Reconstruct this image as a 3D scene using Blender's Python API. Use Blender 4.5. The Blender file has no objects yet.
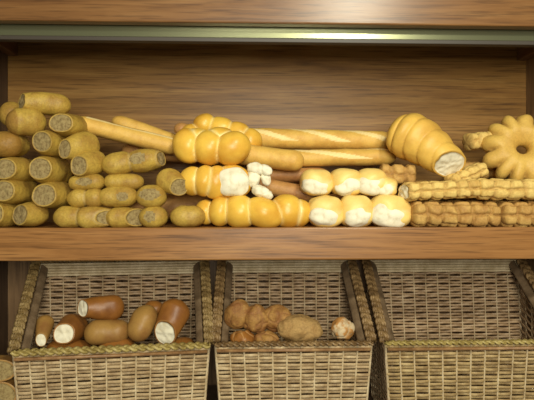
import bpy, bmesh, math, random
from mathutils import Vector, Matrix, noise

S = bpy.context.scene
COL = S.collection
PI = math.pi
YAW = math.radians(2.0)
F = 524.0
CAM = Vector((0, -1.03, 0.054))

# ------------------------------------------------------------------ camera
cd = bpy.data.cameras.new('camera'); cam = bpy.data.objects.new('camera', cd); COL.objects.link(cam)
cd.sensor_width = 36.0; cd.lens = F / 534.0 * 36.0; cd.clip_start = 0.02
cam.location = CAM; cam.rotation_euler = (PI / 2, 0, -YAW)
S.camera = cam
# ------------------------------------------------------------------ light
S.view_settings.view_transform = 'Standard'; S.view_settings.look = 'None'
S.view_settings.gamma = 1.0; S.view_settings.use_curve_mapping = False
S.view_settings.exposure = 0.12
w = bpy.data.worlds.new('room_light'); S.world = w; w.use_nodes = True
bg = w.node_tree.nodes['Background']; bg.inputs[0].default_value = (1.0, 0.93, 0.78, 1); bg.inputs[1].default_value = 0.19
def area(name, loc, target, size, size_y, power, col):
    ld = bpy.data.lights.new(name, 'AREA'); ld.shape = 'RECTANGLE'; ld.size = size; ld.size_y = size_y
    ld.energy = power; ld.color = col
    o = bpy.data.objects.new(name, ld); COL.objects.link(o); o.location = loc
    d = Vector(target) - Vector(loc); o.rotation_euler = d.to_track_quat('-Z', 'Y').to_euler()
    return o
area('ceiling_lamp', (0.42, -1.10, 0.86), (0.18, 0.1, 0.05), 0.16, 0.10, 8.5, (1.0, 0.96, 0.76))
area('front_soft_light', (0.17, -1.85, 0.36), (0.10, 0.1, 0.08), 0.7, 0.7, 28.0, (1.0, 0.955, 0.80))  # broad soft light added in front to brighten the back panel and baskets

# ------------------------------------------------------------------ pixel helpers
def P(px, py, Y=0.0):
    a = math.atan((px - 267.0) / F) + YAW
    D = Y - CAM.y
    X = math.tan(a) * D
    dc = X * math.sin(YAW) + D * math.cos(YAW)
    return Vector((X, Y, CAM.z + (200.0 - py) / F * dc))
def mpp(px, Y):
    p = P(px, 200, Y)
    return (p.x * math.sin(YAW) + (Y - CAM.y) * math.cos(YAW)) / F

# ------------------------------------------------------------------ materials
def newmat(name):
    m = bpy.data.materials.new(name); m.use_nodes = True
    nt = m.node_tree; b = nt.nodes['Principled BSDF']
    return m, nt, b
def ramp(nt, stops):
    r = nt.nodes.new('ShaderNodeValToRGB'); cr = r.color_ramp
    while len(cr.elements) < len(stops): cr.elements.new(0.5)
    for e, (p, c) in zip(cr.elements, stops):
        e.position = p; e.color = (c[0], c[1], c[2], 1)
    return r
def noise_node(nt, scale, detail=4, rough=0.6, vec=None):
    n = nt.nodes.new('ShaderNodeTexNoise'); n.inputs['Scale'].default_value = scale
    n.inputs['Detail'].default_value = detail; n.inputs['Roughness'].default_value = rough
    if vec: nt.links.new(vec, n.inputs['Vector'])
    return n
def mixc(nt, fac, a, b, blend='MIX'):
    m = nt.nodes.new('ShaderNodeMix'); m.data_type = 'RGBA'; m.blend_type = blend
    for sock, v in ((m.inputs[0], fac), (m.inputs[6], a), (m.inputs[7], b)):
        if isinstance(v, (int, float)): sock.default_value = v
        elif isinstance(v, (tuple, list)): sock.default_value = (v[0], v[1], v[2], 1)
        else: nt.links.new(v, sock)
    return m.outputs[2]
def bump(nt, b, h, strength, dist):
    k = nt.nodes.new('ShaderNodeBump'); k.inputs['Strength'].default_value = strength; k.inputs['Distance'].default_value = dist
    nt.links.new(h, k.inputs['Height']); nt.links.new(k.outputs[0], b.inputs['Normal'])

def wood(name, dark, mid, light, axis='X', rough=0.4, spec=0.5):
    m, nt, b = newmat(name)
    tc = nt.nodes.new('ShaderNodeTexCoord'); mp = nt.nodes.new('ShaderNodeMapping')
    nt.links.new(tc.outputs['Object'], mp.inputs['Vector'])
    lo, hi = 2.6, 38.0
    sc = {'X': (lo, hi, hi), 'Y': (hi, lo, hi), 'Z': (hi, hi, lo)}[axis]
    mp.inputs['Scale'].default_value = sc
    n1 = noise_node(nt, 1.0, 5, 0.6, mp.outputs[0]); n1.inputs['Distortion'].default_value = 1.4
    r1 = ramp(nt, [(0.30, dark), (0.5, mid), (0.70, light)])
    nt.links.new(n1.outputs[0], r1.inputs[0])
    mp2 = nt.nodes.new('ShaderNodeMapping'); nt.links.new(tc.outputs['Object'], mp2.inputs['Vector'])
    k = 9.0
    mp2.inputs['Scale'].default_value = tuple(s * (3.6 if s < 5 else 8.0) for s in sc)
    n2 = noise_node(nt, 1.0, 3, 0.6, mp2.outputs[0])
    r2 = ramp(nt, [(0.34, (0.45, 0.42, 0.40)), (0.48, (1, 1, 1)), (1.0, (1.08, 1.08, 1.08))])
    nt.links.new(n2.outputs[0], r2.inputs[0])
    c = mixc(nt, 0.8, r1.outputs[0], r2.outputs[0], 'MULTIPLY')
    nt.links.new(c, b.inputs['Base Color'])
    b.inputs['Roughness'].default_value = rough; b.inputs['Specular IOR Level'].default_value = spec
    bump(nt, b, n2.outputs[0], 0.15, 0.001)
    return m

def crust(name, base, dark, pale, rough=0.5, big=22.0, lo=0.42, hi=0.68, speck=0.25, bstr=0.35, spec=0.3):
    """bread crust: base colour with browner patches, paler where the dough was joined (attribute 'seam')"""
    m, nt, b = newmat(name)
    tc = nt.nodes.new('ShaderNodeTexCoord')
    n1 = noise_node(nt, big, 4, 0.55, tc.outputs['Object'])
    r = ramp(nt, [(lo, (0, 0, 0)), (hi, (1, 1, 1))]); nt.links.new(n1.outputs[0], r.inputs[0])
    c = mixc(nt, r.outputs[0], base, dark)
    at = nt.nodes.new('ShaderNodeAttribute'); at.attribute_name = 'seam'
    c = mixc(nt, at.outputs['Fac'], c, pale)
    at2 = nt.nodes.new('ShaderNodeAttribute'); at2.attribute_name = 'brown'
    c = mixc(nt, at2.outputs['Fac'], c, dark)
    n2 = noise_node(nt, 260, 3, 0.7, tc.outputs['Object'])
    r2 = ramp(nt, [(0.3, (1 - speck,) * 3), (0.6, (1, 1, 1))]); nt.links.new(n2.outputs[0], r2.inputs[0])
    c = mixc(nt, 1.0, c, r2.outputs[0], 'MULTIPLY')
    nt.links.new(c, b.inputs['Base Color'])
    b.inputs['Roughness'].default_value = rough; b.inputs['Specular IOR Level'].default_value = spec
    b.inputs['Subsurface Weight'].default_value = 0.0
    n3 = noise_node(nt, 120, 4, 0.6, tc.outputs['Object'])
    bump(nt, b, n3.outputs[0], bstr, 0.003)
    return m
def crumb(name, base, hole, scale=170, lo=0.36, hi=0.52, bstr=0.5):
    m, nt, b = newmat(name)
    tc = nt.nodes.new('ShaderNodeTexCoord')
    n1 = noise_node(nt, scale, 4, 0.65, tc.outputs['Object'])
    r = ramp(nt, [(lo, hole), (hi, base)]); nt.links.new(n1.outputs[0], r.inputs[0])
    n2 = noise_node(nt, 40, 2, 0.5, tc.outputs['Object'])
    r2 = ramp(nt, [(0.3, (0.82, 0.80, 0.76)), (0.7, (1, 1, 1))]); nt.links.new(n2.outputs[0], r2.inputs[0])
    c = mixc(nt, 1.0, r.outputs[0], r2.outputs[0], 'MULTIPLY')
    nt.links.new(c, b.inputs['Base Color']); b.inputs['Roughness'].default_value = 0.95
    b.inputs['Specular IOR Level'].default_value = 0.05
    bump(nt, b, n1.outputs[0], bstr, 0.004)
    return m
def cane(name, a, bcol, c3, rough=0.5):
    m, nt, b = newmat(name)
    tc = nt.nodes.new('ShaderNodeTexCoord')
    n1 = noise_node(nt, 38, 3, 0.6, tc.outputs['Object'])
    r = ramp(nt, [(0.32, a), (0.5, bcol), (0.68, c3)]); nt.links.new(n1.outputs[0], r.inputs[0])
    n2 = noise_node(nt, 420, 2, 0.6, tc.outputs['Object'])
    r2 = ramp(nt, [(0.3, (0.7, 0.68, 0.62)), (0.6, (1, 1, 1))]); nt.links.new(n2.outputs[0], r2.inputs[0])
    c = mixc(nt, 0.8, r.outputs[0], r2.outputs[0], 'MULTIPLY')
    nt.links.new(c, b.inputs['Base Color']); b.inputs['Roughness'].default_value = rough
    b.inputs['Specular IOR Level'].default_value = 0.35
    bump(nt, b, n2.outputs[0], 0.25, 0.0008)
    return m

M = {}
M['back'] = wood('warm_brown_panel', (0.175, 0.080, 0.018), (0.262, 0.130, 0.032), (0.345, 0.188, 0.052), 'X', 0.42, 0.3)
M['edge'] = wood('reddish_edge_wood', (0.20, 0.085, 0.022), (0.29, 0.130, 0.036), (0.37, 0.180, 0.056), 'X', 0.36, 0.4)
M['fascia'] = wood('fascia_wood', (0.125, 0.052, 0.014), (0.19, 0.086, 0.025), (0.255, 0.128, 0.042), 'X', 0.32)
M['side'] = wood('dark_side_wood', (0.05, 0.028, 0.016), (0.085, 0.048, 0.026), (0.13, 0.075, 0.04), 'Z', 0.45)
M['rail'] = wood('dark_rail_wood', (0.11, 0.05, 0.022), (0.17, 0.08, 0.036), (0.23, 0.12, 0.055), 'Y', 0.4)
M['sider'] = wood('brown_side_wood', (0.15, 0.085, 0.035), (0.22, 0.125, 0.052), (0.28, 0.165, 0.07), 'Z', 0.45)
M['low'] = wood('lower_panel_wood', (0.13, 0.07, 0.03), (0.20, 0.115, 0.05), (0.27, 0.16, 0.075), 'Z', 0.5)
m, nt, b = newmat('satin_metal'); b.inputs['Base Color'].default_value = (0.27, 0.28, 0.16, 1); b.inputs['Metallic'].default_value = 0.85; b.inputs['Roughness'].default_value = 0.24
M['metal'] = m
m, nt, b = newmat('dark_lip'); b.inputs['Base Color'].default_value = (0.045, 0.035, 0.025, 1); b.inputs['Roughness'].default_value = 0.5
M['lip'] = m
M['rye'] = crust('rye_crust', (0.52, 0.345, 0.062), (0.33, 0.175, 0.035), (0.50, 0.35, 0.12), 0.46, 30, 0.42, 0.72, 0.25, 0.6, 0.3)
M['ryecrumb'] = crumb('rye_crumb', (0.37, 0.28, 0.125), (0.22, 0.15, 0.065), 190, 0.34, 0.56, 0.5)
M['gold'] = crust('golden_crust', (0.82, 0.51, 0.07), (0.62, 0.30, 0.03), (0.92, 0.76, 0.32), 0.34, 17, 0.40, 0.72, 0.06, 0.12, 0.4)
M['bag'] = crust('baguette_crust', (0.74, 0.46, 0.10), (0.58, 0.31, 0.06), (0.92, 0.72, 0.32), 0.5, 30, 0.42, 0.75, 0.12, 0.3)
M['brownbag'] = crust('brown_baguette_crust', (0.50, 0.26, 0.08), (0.34, 0.14, 0.045), (0.62, 0.38, 0.16), 0.5, 30, 0.42, 0.75, 0.15, 0.3)
M['score'] = crust('pale_score_crust', (0.95, 0.78, 0.38), (0.82, 0.56, 0.2), (0.95, 0.8, 0.4), 0.6, 60, 0.5, 0.8, 0.15, 0.6)
M['white'] = crumb('white_crumb', (0.88, 0.83, 0.64), (0.74, 0.66, 0.46), 70, 0.3, 0.5, 0.12)
M['bun'] = crust('bun_crust', (0.88, 0.64, 0.20), (0.74, 0.44, 0.10), (0.93, 0.82, 0.50), 0.42, 24, 0.45, 0.8, 0.06, 0.15, 0.4)
M['knob'] = crust('knobbly_crust', (0.60, 0.37, 0.11), (0.42, 0.22, 0.06), (0.36, 0.19, 0.055), 0.6, 34, 0.40, 0.66, 0.25, 0.5, 0.2)  # third colour is darker and fills the grooves between knobs
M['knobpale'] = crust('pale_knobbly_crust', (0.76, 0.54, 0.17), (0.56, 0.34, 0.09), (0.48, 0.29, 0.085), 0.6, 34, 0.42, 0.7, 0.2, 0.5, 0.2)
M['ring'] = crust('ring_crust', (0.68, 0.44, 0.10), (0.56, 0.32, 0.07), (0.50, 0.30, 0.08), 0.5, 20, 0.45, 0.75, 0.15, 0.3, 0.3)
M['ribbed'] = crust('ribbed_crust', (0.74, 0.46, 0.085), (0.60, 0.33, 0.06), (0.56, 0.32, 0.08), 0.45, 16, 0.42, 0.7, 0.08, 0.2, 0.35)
M['dark'] = crust('dark_brown_crust', (0.30, 0.12, 0.022), (0.17, 0.060, 0.014), (0.50, 0.28, 0.10), 0.4, 18, 0.42, 0.72, 0.08, 0.12, 0.4)
M['olive'] = crust('olive_brown_crust', (0.36, 0.20, 0.050), (0.24, 0.105, 0.03), (0.5, 0.3, 0.1), 0.45, 22, 0.42, 0.72, 0.1, 0.15, 0.35)
M['rustic'] = crust('rustic_brown_crust', (0.40, 0.215, 0.06), (0.24, 0.10, 0.03), (0.30, 0.14, 0.05), 0.6, 40, 0.40, 0.65, 0.3, 0.8, 0.2)
M['flour'] = crust('floury_crust', (0.46, 0.29, 0.11), (0.38, 0.22, 0.08), (0.40, 0.25, 0.10), 0.75, 60, 0.42, 0.7, 0.3, 0.6, 0.1)
M['chunk'] = crust('streaked_crust', (0.66, 0.52, 0.32), (0.50, 0.24, 0.07), (0.6, 0.45, 0.25), 0.7, 45, 0.46, 0.54, 0.2, 0.5, 0.1)
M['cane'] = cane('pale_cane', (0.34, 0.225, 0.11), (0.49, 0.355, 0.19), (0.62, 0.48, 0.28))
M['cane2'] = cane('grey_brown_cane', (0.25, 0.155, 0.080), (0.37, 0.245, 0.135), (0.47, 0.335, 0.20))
M['cane3'] = cane('tan_cane', (0.27, 0.175, 0.075), (0.41, 0.285, 0.125), (0.54, 0.40, 0.19))
M['stake'] = cane('stake_cane', (0.44, 0.33, 0.18), (0.58, 0.46, 0.28), (0.70, 0.58, 0.38))
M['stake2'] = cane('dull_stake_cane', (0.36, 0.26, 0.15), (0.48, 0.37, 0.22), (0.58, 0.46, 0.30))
M['rimgreen'] = cane('yellow_green_braid', (0.23, 0.16, 0.045), (0.37, 0.28, 0.085), (0.50, 0.40, 0.15), 0.4)
M['rimolive'] = cane('olive_brown_braid', (0.14, 0.085, 0.030), (0.23, 0.15, 0.055), (0.36, 0.255, 0.11), 0.4)
M['rimbrown'] = cane('brown_braid', (0.12, 0.068, 0.026), (0.20, 0.12, 0.048), (0.33, 0.215, 0.095), 0.38)
M['band'] = cane('dark_smooth_band', (0.10, 0.065, 0.036), (0.15, 0.10, 0.056), (0.21, 0.145, 0.085), 0.35)
M['reddish'] = cane('reddish_cane', (0.20, 0.10, 0.04), (0.30, 0.16, 0.065), (0.40, 0.24, 0.10), 0.4)

# ------------------------------------------------------------------ object helpers
def link(name, verts, faces, mats, parent=None, origin=None, smooth=True, midx=None, attrs=None):
    me = bpy.data.meshes.new(name)
    o = bpy.data.objects.new(name, me); COL.objects.link(o)
    org = Vector(origin) if origin is not None else Vector((0, 0, 0))
    me.from_pydata([tuple(Vector(v) - org) for v in verts], [], faces)
    for mm in (mats if isinstance(mats, (list, tuple)) else [mats]): me.materials.append(mm)
    if smooth: me.polygons.foreach_set('use_smooth', [True] * len(me.polygons))
    if midx: me.polygons.foreach_set('material_index', midx)
    if attrs:
        for an, vals in attrs.items():
            a = me.attributes.new(an, 'FLOAT', 'POINT'); a.data.foreach_set('value', vals)
    me.update()
    if parent is not None:
        o.parent = parent
        o.location = org - parent.location
    else: o.location = org
    return o
def tag(o, label=None, cat=None, group=None, kind=None):
    if label: o['label'] = label
    if cat: o['category'] = cat
    if group: o['group'] = group
    if kind: o['kind'] = kind
    return o
def empty(name, loc):
    o = bpy.data.objects.new(name, None); COL.objects.link(o); o.location = loc; o.empty_display_size = 0.02
    return o
def box(name, x0, x1, y0, y1, z0, z1, mat, parent=None, bev=0.002):
    bm = bmesh.new()
    bmesh.ops.create_cube(bm, size=1)
    for v in bm.verts:
        v.co = Vector((x0 + (v.co.x + .5) * (x1 - x0), y0 + (v.co.y + .5) * (y1 - y0), z0 + (v.co.z + .5) * (z1 - z0)))
    if bev: bmesh.ops.bevel(bm, geom=bm.edges[:], offset=bev, segments=2, profile=0.5, affect='EDGES')
    c = Vector(((x0 + x1) / 2, (y0 + y1) / 2, (z0 + z1) / 2))
    for v in bm.verts: v.co -= c
    me = bpy.data.meshes.new(name); bm.to_mesh(me); bm.free(); me.materials.append(mat)
    o = bpy.data.objects.new(name, me); COL.objects.link(o)
    if parent is not None: o.parent = parent; o.location = c - parent.location
    else: o.location = c
    return o

# ------------------------------------------------------------------ cabinet
XL, XR, YB = -0.587, 0.700, 0.27
ZU = -0.064; ZF = -0.403; ZT = 0.446
t = box('wall_back', XL - .02, XR + .02, YB, YB + .015, ZU, ZT + .03, M['back'], bev=0); tag(t, kind='structure')
t = box('wall_back_lower', XL - .02, XR + .02, YB, YB + .015, ZF - .03, ZU, M['low'], bev=0); tag(t, kind='structure')
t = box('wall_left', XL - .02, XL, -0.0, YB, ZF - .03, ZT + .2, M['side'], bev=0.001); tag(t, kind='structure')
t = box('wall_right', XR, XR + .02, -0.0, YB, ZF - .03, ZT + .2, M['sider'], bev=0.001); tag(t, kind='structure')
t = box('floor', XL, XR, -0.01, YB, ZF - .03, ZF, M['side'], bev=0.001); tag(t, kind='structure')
t = box('ceiling', XL, XR, 0.022, YB, ZT + .05, ZT + .07, M['rail'], bev=0.001); tag(t, kind='structure')
sh = box('display_shelf', XL, XR, -0.002, YB, ZU, 0.0, M['edge'], bev=0.003)
tag(sh, 'thick reddish brown wooden shelf that carries the piled bread above the baskets', 'shelf')
fa = box('trim_1', XL - .02, XR + .02, -0.004, 0.02, 0.4005, 0.60, M['fascia'], bev=0.003); tag(fa, kind='structure')
# metal strip under the fascia
ms = empty('shelf_light_rail', (0.05, 0.03, 0.38))
tag(ms, 'long pale metal strip with a dark lower lip running under the top board', 'metal rail')
box('reflector_strip', XL + .001, XR - .001, 0.024, 0.030, 0.3797, 0.412, M['metal'], ms, 0.001)
box('lower_lip', XL + .001, XR - .001, 0.022, 0.040, 0.3712, 0.3795, M['lip'], ms, 0.001)
for s, lab in ((-1, 'dark wooden support rail fixed high on the left side wall under the top'),
               (1, 'dark wooden support rail fixed high on the right side wall under the top')):
    x0, x1 = (XL, XL + .0235) if s < 0 else (XR - .0235, XR)
    r = box('support_rail', x0, x1, 0.05, YB, 0.4055, 0.447, M['rail'], bev=0.001)
    tag(r, lab, 'wooden rail', 'support rails under the top board')
# dark back section behind the strip (underside board)
ub = box('ceiling_board', XL + .0236, XR - .0236, 0.045, YB - .001, ZT + .002, ZT + .02, M['lip'], bev=0.0); tag(ub, kind='structure'); ub.name = 'ceiling_lower'

# ------------------------------------------------------------------ bread generator
def catmull(pts, n):
    pts = [Vector(p) for p in pts]
    if len(pts) == 2: return [pts[0].lerp(pts[1], i / n) for i in range(n + 1)]
    ext = [2 * pts[0] - pts[1]] + pts + [2 * pts[-1] - pts[-2]]
    segs = len(pts) - 1; out = []
    for i in range(n + 1):
        f = i / n * segs; k = min(int(f), segs - 1); u = f - k
        p0, p1, p2, p3 = ext[k], ext[k + 1], ext[k + 2], ext[k + 3]
        out.append(0.5 * ((2 * p1) + (-p0 + p2) * u + (2 * p0 - 5 * p1 + 4 * p2 - p3) * u * u + (-p0 + 3 * p1 - 3 * p2 + p3) * u ** 3))
    return out

def bread(name, label, cat, pts, rx, rz, mat, group=None, cut=None, cutn=None, crumbmat=None,
          lobes=0, ld=0.25, slant=0.0, vee=0.0, knobs=None, kd=0.2, wob=0.05, cap=1.0, ex=2.2,
          flat=0.85, torn=None, tornmat=None, score=None, brownfn=None, seed=0, roll=0.0, nphi=44, step=0.0028, taper=(1, 1), seamw=0.5, dent=0.0, shrink=0.0):
    """cut: '' / 'a' / 'b' / 'ab' which ends are sliced or torn open"""
    cut = cut or ''
    pts = [Vector(p) for p in pts]
    L = sum((pts[i + 1] - pts[i]).length for i in range(len(pts) - 1))
    n = max(14, min(110, int(L / step)))
    path = catmull(pts, n)
    off = Vector((seed * 7.31, seed * 3.17, seed * 1.93))
    verts = []; seam = []; brown = []
    rows = n + 1
    capl = cap * max(rx, rz)
    # resample ends more densely through easing
    us = []
    for i in range(rows):
        u = i / n
        e = 0.5 - 0.5 * math.cos(PI * u)
        if 'a' in cut and 'b' in cut: us.append(u)
        elif 'a' in cut: us.append(math.sin(u * PI / 2))
        elif 'b' in cut: us.append(1 - math.cos(u * PI / 2))
        else: us.append(0.45 * u + 0.55 * e)
    def at(u):
        f = u * n; k = min(int(f), n - 1); return path[k].lerp(path[k + 1], f - k), (path[k + 1] - path[k]).normalized()
    for i, u in enumerate(us):
        c, T = at(u)
        if i > 0 and i < n:
            T = (at(min(1, u + .04))[0] - at(max(0, u - .04))[0]).normalized()
        side = T.cross(Vector((0, 0, 1)))
        if side.length < 1e-3: side = Vector((1, 0, 0))
        side.normalize(); up = side.cross(T).normalized()
        if side.x < 0 and abs(side.x) > abs(side.y): pass
        d0 = u * L; d1 = (1 - u) * L; f = 1.0
        if 'a' not in cut and d0 < capl: f *= math.sqrt(max(0.0, 1 - (1 - d0 / capl) ** 2))
        if 'b' not in cut and d1 < capl: f *= math.sqrt(max(0.0, 1 - (1 - d1 / capl) ** 2))
        for en_, dd_ in (('a', d0), ('b', d1)):
            if en_ in cut and shrink: f *= 1 - shrink * math.exp(-(dd_ / (0.75 * max(rx, rz))) ** 1.5)
        f = max(f, 0.02)
        tp = taper[0] + (taper[1] - taper[0]) * u
        for j in range(nphi):
            ph = 2 * PI * j / nphi
            cx, sz = math.cos(ph), math.sin(ph)
            k = (abs(cx) ** ex + abs(sz) ** ex) ** (-1 / ex)
            x = cx * k * rx * tp; z = sz * k * rz * tp
            if z < 0: z *= flat
            g = 1.0; sm = 0.0
            if lobes:
                q = lobes * u + slant * math.cos(ph - roll) + vee * abs(math.cos(ph))
                val = abs(math.sin(PI * q)) ** 0.5
                g *= 1 - ld * (1 - val); sm = max(0, 1 - val / seamw) * 0.9
            if knobs:
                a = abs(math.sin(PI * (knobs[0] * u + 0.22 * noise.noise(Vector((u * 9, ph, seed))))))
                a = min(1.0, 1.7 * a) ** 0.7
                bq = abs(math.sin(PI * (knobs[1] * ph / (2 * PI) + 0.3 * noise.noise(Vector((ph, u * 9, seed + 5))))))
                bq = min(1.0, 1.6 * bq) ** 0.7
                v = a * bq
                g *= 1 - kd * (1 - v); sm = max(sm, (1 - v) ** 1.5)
            if dent: g *= 1 - dent * max(0, math.sin(ph)) ** 2 * (0.5 + 0.5 * noise.noise(Vector((u * 6, 3, seed))))
            p0 = c + side * (x * f * g) + up * (z * f * g)
            nn = noise.noise(p0 * 28 + off) * wob + noise.noise(p0 * 75 + off) * wob * 0.35
            p = c + (p0 - c) * (1 + nn * 1.6)
            # sliced end: bring the last rings onto the cutting plane
            for end, pe, dd in (('a', path[0], d0), ('b', path[-1], d1)):
                if end in cut and cutn is not None:
                    N = Vector(cutn).normalized(); tn = T.dot(N)
                    if abs(tn) > 0.15:
                        wgt = max(0, 1 - dd / (2.0 * max(rx, rz)))
                        p = p - T * (((p - c).dot(N)) / tn) * wgt
            verts.append(p); seam.append(sm)
            if score and score(u, ph): seam[-1] = 0.9
            br = 0.0
            if brownfn: br = brownfn(u, ph)
            brown.append(max(0, min(1, br + 0.35 * noise.noise(p * 40 + off) if br > 0.02 else 0)))
    faces = []; fi = []
    for i in range(rows - 1):
        for j in range(nphi):
            j2 = (j + 1) % nphi
            faces.append((i * nphi + j, (i + 1) * nphi + j, (i + 1) * nphi + j2, i * nphi + j2))
            fi.append((us[i] * .5 + us[i + 1] * .5, 2 * PI * (j + .5) / nphi))
    tornf = []
    mid = []
    keep = []
    for fc, (u, ph) in zip(faces, fi):
        if torn and torn(u, ph): tornf.append(fc); continue
        keep.append(fc); mid.append(0)
    # closed ends
    for end in 'ab':
        if end in cut: continue
        r0 = 0 if end == 'a' else n * nphi
        cc = sum((verts[r0 + j] for j in range(nphi)), Vector()) / nphi
        verts.append(cc); ci = len(verts) - 1; seam.append(0); brown.append(brown[r0])
        for j in range(nphi):
            j2 = (j + 1) % nphi
            tri = (r0 + j, r0 + j2, ci) if end == 'a' else (r0 + j2, r0 + j, ci)
            keep.append(tri); mid.append(0)
    cen = sum(verts, Vector()) / len(verts); zmin = min(v.z for v in verts)
    base = Vector((cen.x, cen.y, zmin))
    mats = [mat]
    multi = bool(cut) or bool(tornf)
    def sub(fcs, nm, mt, mi, parent, depth=0.0):
        used = sorted({i for fc in fcs for i in fc}); mp = {a: b for b, a in enumerate(used)}
        vv = [verts[i] for i in used]
        if depth:
            ax0, ax1 = path[0], path[-1]
            bd = {}
            for fc in fcs:
                for a, b2 in zip(fc, fc[1:] + fc[:1]):
                    e = (min(a, b2), max(a, b2)); bd[e] = bd.get(e, 0) + 1
            edge = {i for e, c_ in bd.items() if c_ == 1 for i in e}
            out = []
            for i in used:
                v = verts[i]; tt = max(0, min(1, (v - ax0).dot(ax1 - ax0) / (ax1 - ax0).length_squared)); ax = ax0.lerp(ax1, tt)
                if i in edge: out.append(v)
                else: out.append(ax + (v - ax) * (1 - depth * (0.8 + 1.6 * abs(noise.noise(v * 60 + off)))))
            vv = out
        return link(nm, vv, [tuple(mp[i] for i in fc) for fc in fcs], mt, parent, base if parent is None else cen,
                    True, mi, {'seam': [seam[i] for i in used], 'brown': [brown[i] for i in used]})
    if not multi:
        o = sub(keep, name, mats, mid, None); return tag(o, label, cat, group)
    root = empty(name, base); tag(root, label, cat, group)
    sub(keep, 'crust', mats, mid, root)
    if tornf: sub(tornf, 'torn_crumb', [tornmat or M['white']], None, root, 0.06)
    for end in cut:
        r0 = 0 if end == 'a' else n * nphi
        ring = [verts[r0 + j] for j in range(nphi)]
        cc = sum(ring, Vector()) / nphi
        T = (path[0] - path[1]).normalized() if end == 'a' else (path[-1] - path[-2]).normalized()
        vv = []; ff = []; R = 9; SS = [1, .90, .885, .76, .62, .48, .34, .22, .1]
        for q in range(R):
            s = SS[q]
            for j in range(nphi):
                v = cc.lerp(ring[j], s)
                if q > 0:
                    v = v + T * ((0.0008 if q == 1 else -0.0006) + 0.0022 * (1 - s ** 4) + 0.0028 * noise.noise(v * 110 + off) * (1 - s ** 6))
                vv.append(v)
        vv.append(cc + T * 0.002)
        for q in range(R - 1):
            for j in range(nphi):
                j2 = (j + 1) % nphi
                f_ = (q * nphi + j, q * nphi + j2, (q + 1) * nphi + j2, (q + 1) * nphi + j)
                ff.append(f_ if end == 'a' else f_[::-1])
        for j in range(nphi):
            f_ = ((R - 1) * nphi + j, (R - 1) * nphi + (j + 1) % nphi, len(vv) - 1)
            ff.append(f_ if end == 'a' else f_[::-1])
        link('crumb', vv, ff, [crumbmat or M['ryecrumb'], mat], root, cc, midx=[1] * (2 * nphi) + [0] * (len(ff) - 2 * nphi), attrs={'seam': [0.25] * len(vv), 'brown': [0.0] * len(vv)})
    return root

# ------------------------------------------------------------------ dark rye rolls (log-like, mostly pointing straight back)
RG = 'rye rolls piled on the left of the shelf'
def rye(label, fx, fy, rx, rz, Y=0.005, L=0.10, end=None, cut='a', seed=1, mat=None, cutn=(-0.1, -1, 0.05), group=RG, bulge=None, **kw):
    a = P(fx, fy, Y); s = mpp(fx, Y)
    if end is None: b_ = a + Vector((0.004, L, 0.0))
    else: b_ = P(end[0], end[1], end[2])
    m_ = a.lerp(b_, 0.45) + Vector((0, 0, 0.0))
    d = (b_ - a).normalized()
    return bread('rye_roll', label, 'bread roll', [a, m_, b_], rx * s * 1.20, rz * s * 1.22, mat or M['rye'], group=group, cut=cut, cutn=cutn,
                 crumbmat=M['ryecrumb'], seed=seed, wob=0.045, flat=0.95, nphi=40, shrink=0.24, **kw)

rye('rye roll lying across the very top of the left pile, cut end at its left', 22, 102, 9.5, 9.5, 0.035, end=(71, 106, 0.080), seed=1, cutn=(-1, -0.9, 0.1))
rye('rounded dark-tipped rye roll just under the topmost cut roll at left', 6, 122, 12, 11.5, 0.012, end=(46, 123, 0.06), cut='', seed=2,
    brownfn=lambda u, ph: 0.9 if u < 0.22 else 0.0)
rye('brown rye roll half hidden at the top left corner behind the dark-tipped one', 6, 113, 10, 11, 0.07, L=0.09, cut='', seed=3, brownfn=lambda u, ph: 0.5)
rye('rye roll with a brown uncut end, second from the top against the left edge', 0, 144.5, 14, 11, 0.004, end=(20, 145, 0.10), cut='', seed=4, brownfn=lambda u, ph: 0.85 if u < 0.3 else 0)
rye('rye roll with round pale cut face directly beside the start of the long baguette', 61, 123, 13.5, 10.5, 0.012, L=0.10, seed=5)
rye('rye roll with slanted oval cut face, below the dark-tipped roll', 42, 142, 12.5, 11.5, 0.004, L=0.11, seed=6, cutn=(-0.35, -1, -0.15))
rye('bent rye roll with its small dark cut face turned left, below the baguette start', 65, 149, 9.5, 10.5, 0.004, end=(96, 144, 0.070), seed=7, cutn=(-0.5, -1, 0), bulge=1, taper=(1.0, 1.25))
rye('rye roll with a cut face just left of the highest two-piece roll', 79, 166, 11.5, 11, 0.004, end=(101, 160, 0.07), seed=8, cutn=(-0.4, -1, 0.0))
rye('rye roll with large cut face in the third layer, second from left edge', 40, 169, 13, 12.5, 0.003, L=0.12, seed=9)
rye('rye roll with cut face against the left edge, level with the third layer', 4, 169, 13.5, 11.5, 0.0, L=0.12, seed=10)
rye('rye roll with cut face against the left edge, one layer above the bottom', 3, 191, 13, 11.5, 0.0, L=0.12, seed=11)
rye('rye roll with wide ragged cut face in the second layer from the shelf', 44, 195, 14.5, 12.5, 0.002, L=0.12, seed=12, cutn=(-0.2, -1, 0.1))
rye('bottom rye roll with long oval cut face lying on the shelf near the left end', 20, 215, 14, 11.5, 0.002, end=(45, 213.5, 0.06), seed=13, cutn=(-0.7, -1, 0.15))
rye('rye roll cropped by the left edge at the very bottom of the pile', -6, 214, 11, 12, 0.004, L=0.12, seed=14)
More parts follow.
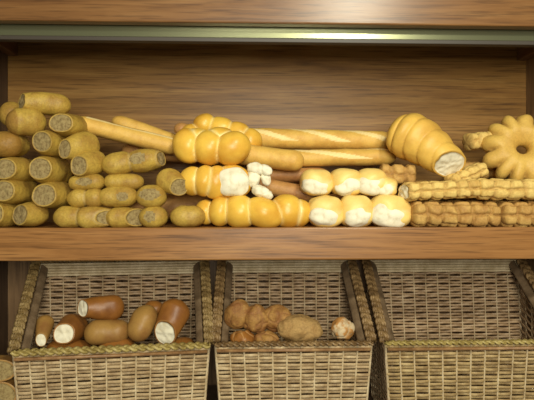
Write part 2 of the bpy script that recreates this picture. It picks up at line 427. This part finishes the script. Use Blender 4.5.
# parallel-lying rolls
def lay(label, x0, y0, x1, y1, r, Y=0.03, Y1=None, cut='', seed=20, cutn=None, lobes=0, group='rye rolls lying lengthwise beside the left pile', **kw):
    Y1 = Y if Y1 is None else Y1
    s = mpp((x0 + x1) / 2, Y)
    return bread('rye_roll', label, 'bread roll', [P(x0, y0, Y), P((x0 + x1) / 2, (y0 + y1) / 2, (Y + Y1) / 2), P(x1, y1, Y1)], kw.pop('rx', r * 1.2) * s, r * s, M['rye'], group=group, shrink=.12,
                 cut=cut, cutn=cutn, crumbmat=M['ryecrumb'], lobes=lobes, ld=0.25, seed=seed, wob=0.06, flat=0.95, seamw=0.3, **kw)
sc1 = lambda cs: (lambda u, ph: any(((u - c) / w_) ** 2 + (((ph if ph < PI else ph - 2 * PI) - (h - PI)) / 0.5) ** 2 < 1 for c, w_, h in cs))
lay('two-segment rye roll on top of the lengthwise rolls, dark broken right end', 101, 166, 161, 159, 12, 0.035, 0.045, cut='b', seed=21, cutn=(1, -0.3, 0.1), lobes=2,
    torn=sc1([(0.66, 0.17, PI + .2)]), tornmat=M['ryecrumb'])
lay('slim rye roll at the left in the second lengthwise row down', 69, 183.5, 105, 182, 8.5, 0.028, seed=22, torn=sc1([(0.5, 0.22, PI + .1)]), tornmat=M['ryecrumb'])
lay('slim rye roll at the right in the second lengthwise row down', 104, 182, 144, 182, 8.3, 0.032, seed=23)
lay('rye roll with bent middle crease, third lengthwise row, left end', 67, 199, 107, 198, 10, 0.024, seed=24, lobes=2)
lay('rye roll with broken face at its right in the third lengthwise row', 98, 198, 138, 196, 10.5, 0.022, 0.026, seed=25, torn=sc1([(0.66, 0.14, PI)]), tornmat=M['ryecrumb'])
lay('rye roll split open along its front at the right of the third lengthwise row', 136, 197, 167, 197, 12, 0.024, seed=26, torn=sc1([(0.5, 0.35, PI + .25)]), tornmat=M['ryecrumb'])
lay('bottom rye roll showing a round holey cut face at its right', 54, 217, 108, 218, 11.5, 0.022, 0.010, seed=27, cut='b', cutn=(0.75, -1, 0), lobes=2)
lay('short bottom rye roll with upright cut face, between two bottom rolls', 106, 218, 137, 217.5, 10.5, 0.028, 0.018, seed=28, cut='b', cutn=(0.9, -1, 0))
lay('dented bottom rye roll at the right end of the lengthwise rows', 139, 217, 168, 217.5, 11.5, 0.022, seed=29, torn=sc1([(0.45, 0.2, PI + .1)]), tornmat=M['ryecrumb'])
lay('stubby rye roll tilted down to the right with small cut tip, under the braided loaf', 163, 177, 179, 187, 14, 0.045, 0.010, seed=30, cut='b', cutn=(0.55, -1, -0.35), group='single rye rolls in the middle', taper=(1.1, .75), rx=14)
bread('rye_roll', 'round uncut rye roll alone on the shelf at the foot of the braids', 'bread roll', [P(170, 216.5, 0.02), P(206, 216.5, 0.025)], 0.026, 11.3 * .00200, M['rye'], group='single rye rolls in the middle', seed=31, wob=0.06, cap=1.1, flat=.95)

# ------------------------------------------------------------------ baguettes behind
def stripes(n, sl, w_=0.28, lo=-0.2, hi=2.0):
    def fn(u, ph):
        ph = ph if ph < PI else ph - 2 * PI
        return lo < ph < hi and ((n * u + sl * (ph - lo) / (hi - lo)) % 1.0) < w_
    return fn
BG = 'baguettes piled at the back of the shelf'
def bag(label, a, b_, r, mat=None, seed=40, score=None, cut='', taper=(1, 1), **kw):
    s = mpp(a[0], a[2])
    return bread('baguette', label, 'baguette', [P(*a), P((a[0] + b_[0]) / 2, (a[1] + b_[1]) / 2, (a[2] + b_[2]) / 2), P(*b_)], r * s * 1.1, r * s, mat or M['bag'], group=BG, seed=seed,
                 wob=0.035, cap=kw.pop('cap', 1.5), score=score, nphi=64, step=.0018, cut=cut, taper=taper, flat=.95, **kw)
bag('long smooth golden baguette slanting down from the left pile to the braided loaf', (72, 122, 0.085), (182, 149, 0.115), 9, seed=41, score=lambda u, ph: .85 < ph < 1.15 + .15 * math.sin(u * 9) and u > .12)
bag('shorter golden baguette with a rounded tip, behind the long slanting one', (112, 120, 0.155), (185, 146, 0.17), 8, seed=42)
bag('long scored baguette highest at the back, between the braided loaves', (228, 138, 0.17), (396, 142, 0.18), 10.5, seed=43, score=stripes(3.2, 1.4, .3))
bag('golden baguette lying directly under the scored one and running to the big loaf', (262, 159, 0.135), (396, 157, 0.14), 8.8, seed=44, score=stripes(1.6, 1.2, .3))
bag('stout baguette ending in a blunt rounded tip right of the braided loaf', (232, 153, 0.10), (304, 162.5, 0.09), 10.8, seed=45, cap=0.9)
bag('brown baguette just beneath the blunt-tipped one, partly hidden', (215, 176, 0.138), (330, 175, 0.132), 7.5, M['brownbag'], seed=46)
bag('brown baguette above the lower braided loaf, sloping down to the right', (244, 182, 0.115), (318, 197, 0.098), 8.5, M['brownbag'], seed=47)
bag('reddish brown baguette peeping out under the long slanting one', (122, 150, 0.16), (235, 160, 0.17), 8, M['brownbag'], seed=48)
# supporting baguettes lower in the pile, seen through gaps
bag('brown baguette lying on the shelf behind the bun rows', (255, 207, 0.18), (420, 207, 0.18), 13, M['brownbag'], seed=49)
bag('brown baguette resting on the shelf behind the rye rolls', (120, 207, 0.19), (250, 207, 0.19), 13, M['brownbag'], seed=50)
bag('brown baguette resting second from the bottom at the very back', (262, 183, 0.205), (400, 181, 0.20), 9, M['brownbag'], seed=51)

# ------------------------------------------------------------------ braided golden loaves (joined mesh of overlapping lobes through SDF-like union)
def ico(center, rad, rot, sub=4, seed=0, wob=0.03, box=2.0):
    bm = bmesh.new(); bmesh.ops.create_icosphere(bm, subdivisions=sub, radius=1)
    R = rot
    out = []
    for v in bm.verts:
        c = v.co.copy()
        if box != 2.0: c = c / ((abs(c.x) ** box + abs(c.y) ** box + abs(c.z) ** box) ** (1 / box))
        c = Vector((c.x * rad[0], c.y * rad[1], c.z * rad[2]))
        c *= 1 + wob * noise.noise(v.co * 1.6 + Vector((seed, 0, seed)))
        v.co = c
    bm.transform(Matrix.Translation(center) @ R.to_4x4())
    return bm
def lobed(name, label, cat, lobes, mat, group=None, seed=0, cutpart=None, wob=0.04, pale=0.004, parent=None, box=2.0):
    """one loaf baked from lobes pressed together: each lobe (centre, radii, tilt degrees about the view axis, yaw)"""
    verts = []; faces = []; seam = []
    inv = []
    for (c, r, tilt, yw) in lobes:
        R = Matrix.Rotation(math.radians(yw), 3, 'Z') @ Matrix.Rotation(math.radians(tilt), 3, 'Y')
        inv.append((Vector(c), r, R, R.inverted()))
    for k, (c, r, R, Ri) in enumerate(inv):
        bm = ico(c, r, R, 4, seed + k * 3.7, wob, box); bm.verts.ensure_lookup_table()
        b0 = len(verts)
        for v in bm.verts:
            best = 9
            for q, (c2, r2, R2, Ri2) in enumerate(inv):
                if q == k: continue
                l = Ri2 @ (v.co - c2); d = Vector((l.x / r2[0], l.y / r2[1], l.z / r2[2])).length
                best = min(best, abs(d - 1) * min(r2))
            verts.append(v.co.copy()); seam.append(max(0, 1 - best / pale) ** 1.3 * 0.85)
        for f in bm.faces: faces.append(tuple(b0 + v.index for v in f.verts))
        bm.free()
    cen = sum(verts, Vector()) / len(verts); base = Vector((cen.x, cen.y, min(v.z for v in verts)))
    if parent is not None:
        o = link(name, verts, faces, [mat], parent, cen, attrs={'seam': seam, 'brown': [0.0] * len(verts)})
        return o
    o = link(name, verts, faces, [mat], None, base, attrs={'seam': seam, 'brown': [0.0] * len(verts)})
    return tag(o, label, cat, group)
def lb(px, py, Y, rx, ry, rz, tilt=0, yw=0):
    s = mpp(px, Y); return (P(px, py, Y), (rx * s, ry * s, rz * s), tilt, yw)

lobed('braided_loaf', 'shiny golden braided loaf of three fat lobes on top of the middle pile', 'braided bread', [
    lb(188, 146, 0.052, 15.5, 16, 18, -14), lb(209, 148, 0.047, 18, 18, 17.5, -20), lb(232, 148.5, 0.042, 19.5, 18, 17, -24),
    lb(197, 140, 0.062, 15, 15, 12, 0), lb(220, 138, 0.060, 16, 15, 11, 0)], M['gold'], 'golden braided loaves in the middle', 3)
lobed('braided_loaf', 'golden braided loaf showing only its top lobes behind the three-lobed one', 'braided bread', [
    lb(205, 125, 0.130, 12, 13, 11.5, -10), lb(221, 129, 0.128, 15, 13, 12, 15), lb(238, 134, 0.126, 15, 13, 12, 20), lb(249, 142, 0.12, 13, 13, 14, 25), lb(192, 134, 0.130, 12, 13, 10, 0)],
    M['gold'], 'golden braided loaves in the middle', 9)
bread('baguette', 'brownish blunt bread end poking out left behind the three-lobed braid', 'bread', [P(174, 128, 0.13), P(215, 138, 0.16)], .017, .015, M['brownbag'], seed=66)
# torn braid
tb = empty('torn_braided_loaf', P(228, 199, 0.04)); tag(tb, 'golden braid torn open, showing a large white crumb face, under the three-lobed one', 'braided bread')
lobed('crust', None, None, [lb(193, 181, 0.040, 14, 15, 14.5, 10), lb(205, 181, 0.036, 13, 17, 16, 12), lb(216, 182.5, 0.034, 14, 15, 17, 10), lb(232, 182, 0.040, 20.5, 14, 17.5, 5)], M['gold'], seed=21, parent=tb)
def torn_patch(name, lobes, mat, parent, rough=0.0035, seed=0, sub=4, box=2.0):
    verts = []; faces = []
    for k, (c, r, tilt, yw) in enumerate(lobes):
        R = Matrix.Rotation(math.radians(yw), 3, 'Z') @ Matrix.Rotation(math.radians(tilt), 3, 'Y')
        bm = ico(c, r, R, sub, seed + k, 0.12, box); b0 = len(verts)
        for v in bm.verts:
            d = (v.co - Vector(c)).normalized()
            verts.append(v.co + d * (rough * noise.noise(v.co * 90 + Vector((seed, k, 0))) + rough * .5 * noise.noise(v.co * 220)))
        for f in bm.faces: faces.append(tuple(b0 + v.index for v in f.verts))
        bm.free()
    cen = sum(verts, Vector()) / len(verts)
    return link(name, verts, faces, [mat], parent, cen)
torn_patch('crumb', [lb(233, 182, 0.016, 17.5, 7.5, 14.8, 8)], M['white'], tb, 0.0004, 4)
torn_patch('torn_flap', [lb(256, 168.5, 0.030, 9.5, 6, 6, 10), lb(266, 170, 0.028, 7, 5, 5, 40), lb(253, 178, 0.034, 7, 7, 10, 0), lb(266, 178, 0.036, 5, 5, 8, -15)], M['white'], tb, 0.0012, 8)
torn_patch('torn_piece', [lb(260, 191, 0.018, 9, 7, 6, 15), lb(267, 195, 0.018, 6.5, 6, 4.5, 20)], M['white'], tb, 0.0012, 12)

lobed('braided_loaf', 'long pale golden braid of fat lobes lying on the shelf front, below the torn one', 'braided bread', [
    lb(206, 212, 0.045, 11, 13, 12.5, -5), lb(221, 211, 0.035, 13, 17, 15.5, 15), lb(240, 211.5, 0.028, 18, 18, 17, 28), lb(263, 213, 0.020, 21, 17, 15.5, 22), lb(287, 211, 0.034, 18, 17, 16.5, 30), lb(299, 213, 0.040, 13, 15, 14, 10)],
    M['gold'], 'golden braided loaves in the middle', 31)

# ------------------------------------------------------------------ pull-apart buns with torn white fronts
def buns(label, spec, Y, seed, ends=()):
    root = empty('pull_apart_loaf', P(spec[1][0], spec[1][1] + spec[1][3], Y + .02)); tag(root, label, 'pull-apart bread', 'rows of joined buns with torn white fronts')
    for k, (cx, cy, rx, rz) in enumerate(spec):
        lobed('bun', None, None, [lb(cx, cy, Y + .03, rx * 1.03, 17, rz * 1.0, 0), lb(cx + rx * .08, cy + rz * .2, Y + .026, rx * .98, 15, rz * .8, 0)], M['bun'], seed=seed + k * 2, wob=.09, parent=root, box=2.7)
        torn_patch('torn_crumb', [lb(cx + rx * (.12 if k % 2 else -.04), cy + rz * .27, Y + .0088, rx * (.84 if k % 2 else .9), 8.2, rz * (.62 + .05 * (k % 3)), (-1) ** k * 9)], M['white'], root, 0.0008, seed + k, 4, 2.5)
    return root
buns('upper row of three joined white-fronted buns beside the torn braid', [(316, 182.5, 16, 13.5), (345, 182, 15.5, 13.5), (371, 182, 15.5, 13.5), (384, 187, 11, 10)], 0.035, 50)
buns('lower row of three joined white-fronted buns at the shelf edge', [(325, 211.5, 17.5, 16), (355, 211, 17, 16), (389, 211, 20, 16.5)], 0.012, 70)

# ------------------------------------------------------------------ big ribbed loaf with white cut
a, b_ = P(392, 128, 0.115), P(449, 165, 0.040)
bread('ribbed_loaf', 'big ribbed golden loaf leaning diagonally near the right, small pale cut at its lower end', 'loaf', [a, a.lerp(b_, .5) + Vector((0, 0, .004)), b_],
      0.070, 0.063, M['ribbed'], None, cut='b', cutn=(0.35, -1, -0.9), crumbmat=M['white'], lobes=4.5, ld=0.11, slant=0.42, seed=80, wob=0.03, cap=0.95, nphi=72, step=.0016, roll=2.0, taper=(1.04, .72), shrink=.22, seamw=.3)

# ------------------------------------------------------------------ knobbly breads on the right
KG = 'knobbly flat breads on the right of the shelf'
def kn(label, a, b_, rx, rz, kb, mat='knob', seed=90, cut='', **kw):
    s = mpp(a[0], a[2])
    return bread('knobbly_bread', label, 'knobbly bread', [P(*a), P((a[0] + b_[0]) / 2, (a[1] + b_[1]) / 2, (a[2] + b_[2]) / 2), P(*b_)], rx * s, rz * s, M[mat], group=KG, knobs=(kb[0], max(5, round(kb[1] * .6))), kd=0.25, ex=3.4,
                 seed=seed, cap=.35, wob=.05, flat=1.0, nphi=84, step=.0018, cut=cut, crumbmat=M['white'], **kw)
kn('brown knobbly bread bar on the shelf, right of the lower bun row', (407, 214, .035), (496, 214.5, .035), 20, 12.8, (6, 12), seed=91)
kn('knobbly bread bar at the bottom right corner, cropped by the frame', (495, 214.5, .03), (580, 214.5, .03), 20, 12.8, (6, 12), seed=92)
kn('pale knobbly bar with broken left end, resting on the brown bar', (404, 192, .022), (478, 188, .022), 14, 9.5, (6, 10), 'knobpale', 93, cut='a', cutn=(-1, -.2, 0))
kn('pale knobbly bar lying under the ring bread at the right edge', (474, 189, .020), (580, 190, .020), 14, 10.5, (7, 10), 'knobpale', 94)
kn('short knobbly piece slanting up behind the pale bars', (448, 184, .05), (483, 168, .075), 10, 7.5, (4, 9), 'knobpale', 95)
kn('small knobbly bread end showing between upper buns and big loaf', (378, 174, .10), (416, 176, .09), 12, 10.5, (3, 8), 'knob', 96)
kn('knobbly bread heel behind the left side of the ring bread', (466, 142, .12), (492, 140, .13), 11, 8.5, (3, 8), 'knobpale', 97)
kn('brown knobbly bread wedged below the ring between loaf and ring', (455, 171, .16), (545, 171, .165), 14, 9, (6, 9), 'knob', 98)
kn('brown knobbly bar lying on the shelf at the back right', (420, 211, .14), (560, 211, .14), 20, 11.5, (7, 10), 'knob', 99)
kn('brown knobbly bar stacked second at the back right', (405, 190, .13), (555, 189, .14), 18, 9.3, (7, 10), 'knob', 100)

# ring bread
def ring_bread():
    c = P(521, 150, 0.088); s = mpp(521, .088)
    R0, r0 = 20 * s, 16 * s
    N = Vector((-0.22, -1, 0.30)).normalized(); U = Vector((1, 0, 0)); U = (U - N * U.dot(N)).normalized(); V = N.cross(U)
    nu, nv = 168, 40; K = 12
    verts = []; seam = []; faces = []
    for i in range(nu):
        a = 2 * PI * i / nu
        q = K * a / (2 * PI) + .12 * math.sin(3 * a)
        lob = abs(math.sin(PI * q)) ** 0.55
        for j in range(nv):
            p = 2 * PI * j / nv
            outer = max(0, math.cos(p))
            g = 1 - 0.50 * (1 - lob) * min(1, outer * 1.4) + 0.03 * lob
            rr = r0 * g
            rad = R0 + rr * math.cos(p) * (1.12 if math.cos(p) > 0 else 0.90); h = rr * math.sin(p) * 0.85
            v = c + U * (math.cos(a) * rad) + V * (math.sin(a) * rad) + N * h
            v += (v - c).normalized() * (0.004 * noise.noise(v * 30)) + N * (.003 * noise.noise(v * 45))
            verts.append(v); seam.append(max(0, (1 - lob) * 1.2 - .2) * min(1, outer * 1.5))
            faces.append((i * nv + j, ((i + 1) % nu) * nv + j, ((i + 1) % nu) * nv + (j + 1) % nv, i * nv + (j + 1) % nv))
    faces = [f[::-1] for f in faces]
    o = link('ring_bread', verts, faces, [M['ring']], None, Vector((c.x, c.y, min(v.z for v in verts))), attrs={'seam': seam, 'brown': [0.0] * len(verts)})
    tag(o, 'ring-shaped crown bread with knobs round its rim, propped up at the right', 'ring bread')
ring_bread()

# small white paper scrap between rolls is bread paper
# ------------------------------------------------------------------ wicker baskets
class MB:
    def __init__(s): s.v = []; s.f = []
    def tube(s, path, r, n=6, ry=None, nrm=None, closed=False):
        b0 = len(s.v); m_ = len(path); ry = ry or r
        for i, p in enumerate(path):
            T = (path[min(i + 1, m_ - 1)] - path[max(i - 1, 0)]).normalized()
            A = nrm - T * nrm.dot(T) if nrm is not None else T.orthogonal()
            A.normalize(); B = T.cross(A)
            for k in range(n):
                a = 2 * PI * (k + .5) / n
                s.v.append(p + A * (math.cos(a) * r) + B * (math.sin(a) * ry))
        for i in range(m_ - 1):
            for k in range(n):
                s.f.append((b0 + i * n + k, b0 + (i + 1) * n + k, b0 + (i + 1) * n + (k + 1) % n, b0 + i * n + (k + 1) % n))
        s.f.append(tuple(b0 + k for k in range(n))[::-1]); s.f.append(tuple(b0 + (m_ - 1) * n + k for k in range(n)))
    def build(s, name, mat, parent, origin=None):
        c = sum(s.v, Vector()) / len(s.v)
        # children of a rotated root are given in the root's own space
        o = link(name, s.v, s.f, [mat], None, c)
        o.parent = parent; o.location = c
        return o
def panel(name, p00, p10, p01, p11, ns, nr, mat, parent, A=0.0028, seed=0, stake=0.0019, wide=0.44):
    smat = M['stake'] if mat is not M['cane2'] else M['stake2']
    """woven panel: p00 bottom-left, p10 bottom-right, p01 top-left, p11 top-right (root space)"""
    rnd = random.Random(seed)
    N = (p10 - p00).cross(p01 - p00).normalized()
    def B(u, v): return (p00.lerp(p10, u)).lerp(p01.lerp(p11, u), v)
    w_ = MB(); up = (p01 - p00 + p11 - p10).normalized()
    H = ((p01 - p00).length + (p11 - p10).length) / 2; hh = H / nr
    for r in range(nr):
        v = (r + .5) / nr; path = []
        m_ = ns * 6; jit = rnd.uniform(-.12, .12) * hh; ph = rnd.uniform(-.25, .25); am = A * rnd.uniform(.8, 1.25)
        for i in range(m_ + 1):
            u = i / m_
            o = math.sin(PI * (u * ns + r) + ph * .3)
            o = math.copysign(abs(o) ** .8, o)
            path.append(B(u, v) + N * (am * o) + up * (jit + .18 * hh * math.sin(u * ns * PI + r * PI + ph) + .12 * hh * noise.noise(Vector((u * 9, r * .7, seed)))))
        w_.tube(path, 0.0011, 6, hh * wide, N)
    o1 = w_.build(name, mat, parent)
    st = MB()
    for k in range(ns + 1):
        u = min(max(k / ns, .004), .996)
        st.tube([B(u, t_ / 6) for t_ in range(7)], stake, 6)
    o2 = st.build('stakes', smat, o1)
    o2.location = o2.location - o1.location
    return o1
def braid(name, path, A, Bn, r, wdir, mat, parent, pitch=0.05, strands=3):
    # true three-strand plait along a polyline; wdir = direction of the flat width
    L = [0]
    for i in range(len(path) - 1): L.append(L[-1] + (path[i + 1] - path[i]).length)
    tot = L[-1]; n = int(tot / .0035)
    def at(s):
        for i in range(len(path) - 1):
            if s <= L[i + 1] + 1e-9: return path[i].lerp(path[i + 1], (s - L[i]) / (L[i + 1] - L[i])), (path[i + 1] - path[i]).normalized()
        return path[-1], (path[-1] - path[-2]).normalized()
    mb = MB()
    for k in range(strands):
        for dd in (-1, 1):
            pp = []
            for i in range(n + 1):
                s = tot * i / n; c, T = at(s); W = (wdir - T * wdir.dot(T)).normalized(); Nn = T.cross(W)
                t_ = 2 * PI * s / pitch + 2 * PI * k / strands
                pp.append(c + W * (A * math.sin(t_) + dd * r * .45) + Nn * (Bn * math.sin(2 * t_)))
            mb.tube(pp, r * .62, 6)
    return mb.build(name, mat, parent)
def make_basket(label, cx, W, y0, yaw, rims, front, back, seed, flare=0.0):
    root = empty('wicker_basket', Vector((cx, y0, ZF + .001)))
    root.rotation_euler = (0, 0, math.radians(yaw))
    tag(root, label, 'wicker basket', 'sloping wicker bread baskets under the shelf')
    V3 = Vector; h = W / 2; hb = h - .012; hf = .166; bt = .314; yb0, yb1 = .160, .195
    FL, FR = V3((-h, 0, hf)), V3((h, 0, hf)); fl, fr = V3((-hb, .008, .003)), V3((hb, .008, .003))
    BL, BR = V3((-h + .004 - flare, yb1, bt)), V3((h - .004, yb1, bt)); bl, br = V3((-hb - flare * .5, yb0, .003)), V3((hb, yb0, .003))
    ns = max(9, round(W / .029))
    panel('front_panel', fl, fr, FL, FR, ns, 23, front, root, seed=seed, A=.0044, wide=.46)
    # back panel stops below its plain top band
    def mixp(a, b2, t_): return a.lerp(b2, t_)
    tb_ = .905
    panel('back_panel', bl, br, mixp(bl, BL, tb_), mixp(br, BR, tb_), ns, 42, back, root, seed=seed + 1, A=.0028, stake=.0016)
    p0, p1, p2, p3 = mixp(bl, BL, tb_), mixp(br, BR, tb_), BR, BL
    mb = MB()
    for q in range(5):
        t_ = (q + .5) / 5
        mb.tube([p0.lerp(p3, t_).lerp(p1.lerp(p2, t_), i / 20) for i in range(21)], .0014, 6, .0032, V3((0, 1, 0)))
    mb.build('top_band', M['stake'], root)
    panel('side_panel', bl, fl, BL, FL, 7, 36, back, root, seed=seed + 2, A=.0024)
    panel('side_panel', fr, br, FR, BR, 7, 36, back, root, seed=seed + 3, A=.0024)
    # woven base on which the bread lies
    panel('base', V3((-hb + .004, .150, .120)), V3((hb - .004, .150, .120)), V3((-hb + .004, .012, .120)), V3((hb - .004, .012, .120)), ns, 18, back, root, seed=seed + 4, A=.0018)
    up = V3((0, 0, .006)); fz = V3((0, -.001, .004))
    k_ = 1.0 if flare else .8
    braid('front_rim', [FL + fz, FR + fz], .0070 * k_, .0030 * k_, .0050 * k_, V3((0, 1, 0)), rims[0], root, .046 * k_)
    mb = MB(); mb.tube([FL + V3((.004, -.006, -.0075)), FR + V3((-.004, -.006, -.0075))], .0032, 8, .0032)
    mb.build('under_rim', M['reddish'], root)
    braid('side_rim', [FL + up, BL + up], .0062, .0022, .0050, V3((1, 0, 0)), rims[1], root, .048)
    braid('side_rim', [FR + up, BR + up], .0062, .0022, .0050, V3((1, 0, 0)), rims[1], root, .048)
    for sg, a_, b_ in ((1, FL, BL), (-1, FR, BR)):
        mb = MB(); o_ = V3((sg * .0185, .004, -.004))
        mb.tube([(a_ + o_).lerp(b_ + o_, q / 12 * 1.04) for q in range(13)], .0085, 10, .0022, V3((1, 0, -sg * .8)))
        mb.build('inner_band', M['band'], root)
    braid('back_rim', [BL + up * .8, BR + up * .8], .005, .0022, .0034, V3((0, 1, 0)), rims[1], root, .03)
    return root
def xfront(px, Y): return P(px, 345, Y).x
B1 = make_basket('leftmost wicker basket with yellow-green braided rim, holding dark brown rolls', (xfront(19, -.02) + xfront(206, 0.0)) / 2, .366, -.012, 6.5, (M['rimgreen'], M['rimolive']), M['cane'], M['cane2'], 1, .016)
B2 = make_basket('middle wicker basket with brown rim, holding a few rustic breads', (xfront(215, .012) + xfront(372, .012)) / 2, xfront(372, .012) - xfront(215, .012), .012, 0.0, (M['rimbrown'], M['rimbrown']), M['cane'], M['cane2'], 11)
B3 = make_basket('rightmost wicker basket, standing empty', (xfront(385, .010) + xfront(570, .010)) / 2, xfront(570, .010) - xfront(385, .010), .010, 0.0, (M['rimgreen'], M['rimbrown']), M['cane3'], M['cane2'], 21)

# ------------------------------------------------------------------ breads in left basket
G1 = 'dark glossy rolls in the left basket'
def droll(label, a, b_, rx, rz, mat='dark', cut='', cutn=(-.3, -1, .2), seed=0, tp=(1, 1), **kw):
    s = mpp(a[0], a[2])
    return bread('brown_roll', label, 'bread roll', [P(*a), P((a[0] + b_[0]) / 2, (a[1] + b_[1]) / 2, (a[2] + b_[2]) / 2), P(*b_)], rx * s, rz * s, M[mat], group=G1, cut=cut, cutn=cutn, crumbmat=M['white'],
                 seed=seed, wob=.05, taper=tp, flat=.95, shrink=.16, **kw)
droll('dark brown roll lying across the top of the left basket heap, white cut at left', (83, 308.5, .045), (124, 308, .08), 12, 12, cut='a', cutn=(-.9, -1, .1), seed=201, tp=(.92, 1.15))
droll('dark brown roll at left with a large round white cut face, just above the rim', (64, 334, .030), (78, 324, .105), 14.5, 13.5, cut='a', cutn=(-.1, -1, .25), seed=202, tp=(.92, 1.15))
droll('slim brown roll standing at the far left of the heap with a small pale tip', (41, 340, .025), (47, 318, .080), 9, 9, 'olive', cut='a', cutn=(0, -1, .2), seed=203, tp=(.7, 1.1))
droll('olive brown uncut roll lying sideways in the middle of the basket', (84, 334, .045), (130, 331, .055), 13, 12.5, 'olive', seed=204)
droll('olive brown uncut roll pointing forward, just left of the tallest roll', (134, 341, .032), (151, 306, .070), 13, 12.5, 'olive', seed=205, cap=1.2)
droll('small brown roll end peeping over from behind near the top right of the heap', (150, 310, .10), (158, 309, .14), 11, 9, 'dark', seed=206)
droll('tall dark brown roll at the right of the heap with a white bite-like cut below', (165, 333, .030), (180, 301, .072), 15.5, 15, cut='a', cutn=(-.35, -1, -.25), seed=207, tp=(.92, 1.05))
droll('brown roll low in the basket under the olive sideways one', (98, 350, .05), (136, 349, .05), 14, 12, 'dark', seed=208)
droll('brown roll low in the basket at the far right, mostly behind the rim', (165, 350, .075), (196, 349, .07), 12, 12, 'dark', seed=209)
droll('brown roll low in the basket at the left, mostly behind the rim', (45, 352, .055), (92, 352, .06), 14, 12, 'dark', seed=210)

# ------------------------------------------------------------------ breads in middle basket
def cragg(name, label, cat, lobes_, mat, seed, group='rustic breads in the middle basket'):
    verts = []; faces = []; seam = []
    for k, (c, r, tilt, yw) in enumerate(lobes_):
        R = Matrix.Rotation(math.radians(yw), 3, 'Z') @ Matrix.Rotation(math.radians(tilt), 3, 'Y')
        bm = ico(c, r, R, 5, seed + k, .12); b0 = len(verts)
        for v in bm.verts:
            d = (v.co - Vector(c)).normalized(); n_ = noise.noise(v.co * 70 + Vector((seed, k, 0))); n2 = abs(noise.noise(v.co * 38 + Vector((k, seed, 2))))
            verts.append(v.co + d * (.0022 * n_ - .004 * max(0, .12 - n2) / .12 * .6)); seam.append(max(0, .12 - n2) / .12)
        for f in bm.faces: faces.append(tuple(b0 + v.index for v in f.verts))
        bm.free()
    cen = sum(verts, Vector()) / len(verts)
    o = link(name, verts, faces, [mat], None, Vector((cen.x, cen.y, min(v.z for v in verts))), attrs={'seam': seam, 'brown': [0.0] * len(verts)})
    return tag(o, label, cat, group)
cragg('rustic_loaf', 'craggy brown loaf of three joined chunks leaning in the middle basket', 'bread', [
    lb(238, 314, .065, 13, 12, 15, 20), lb(256, 319, .062, 14, 12, 14, 8), lb(277, 318, .066, 16, 12, 13, 5)], M['rustic'], 301)
cragg('round_roll', 'round floury tan roll beside the craggy brown loaf', 'bread', [lb(299, 328.5, .048, 23, 18, 13.5, 4)], M['flour'], 311)
cragg('bread_chunk', 'small pale-streaked orange bread chunk alone near the right side', 'bread', [lb(342.5, 329, .058, 12, 12, 11.5, 5)], M['chunk'], 321)
cragg('bread_chunk', 'reddish brown bread piece low in the left corner under the craggy loaf', 'bread', [lb(243, 340, .045, 12.5, 11, 10, 10)], M['dark'], 331)
cragg('bread_chunk', 'brown bread piece low between the craggy loaf and the rim', 'bread', [lb(267, 341, .045, 14, 11, 10, 0)], M['rustic'], 341)

# ------------------------------------------------------------------ loaves at the bottom left corner
LG = 'loaves stacked beside the left basket'
def corner(label, x, y, rx, rz, seed, cut='a'):
    a = P(x, y, -.025); s_ = mpp(x, -.025)
    bread('long_loaf', label, 'loaf', [a, a + Vector((-.012, .06, 0))], rx * s_, rz * s_, M['olive'], group=LG, cut=cut, cutn=(0.1, -1, .1), crumbmat=M['ryecrumb'], seed=seed, wob=.04, flat=1.0)
corner('dull tan loaf on top of the stack in the bottom left corner', -6, 371, 21, 11, 401)
corner('loaf with pale cut face, second down in the bottom left corner', -4, 396, 20, 14, 402)
corner('lowest loaf of the stack in the bottom left corner', -6, 424, 20, 13.5, 403)
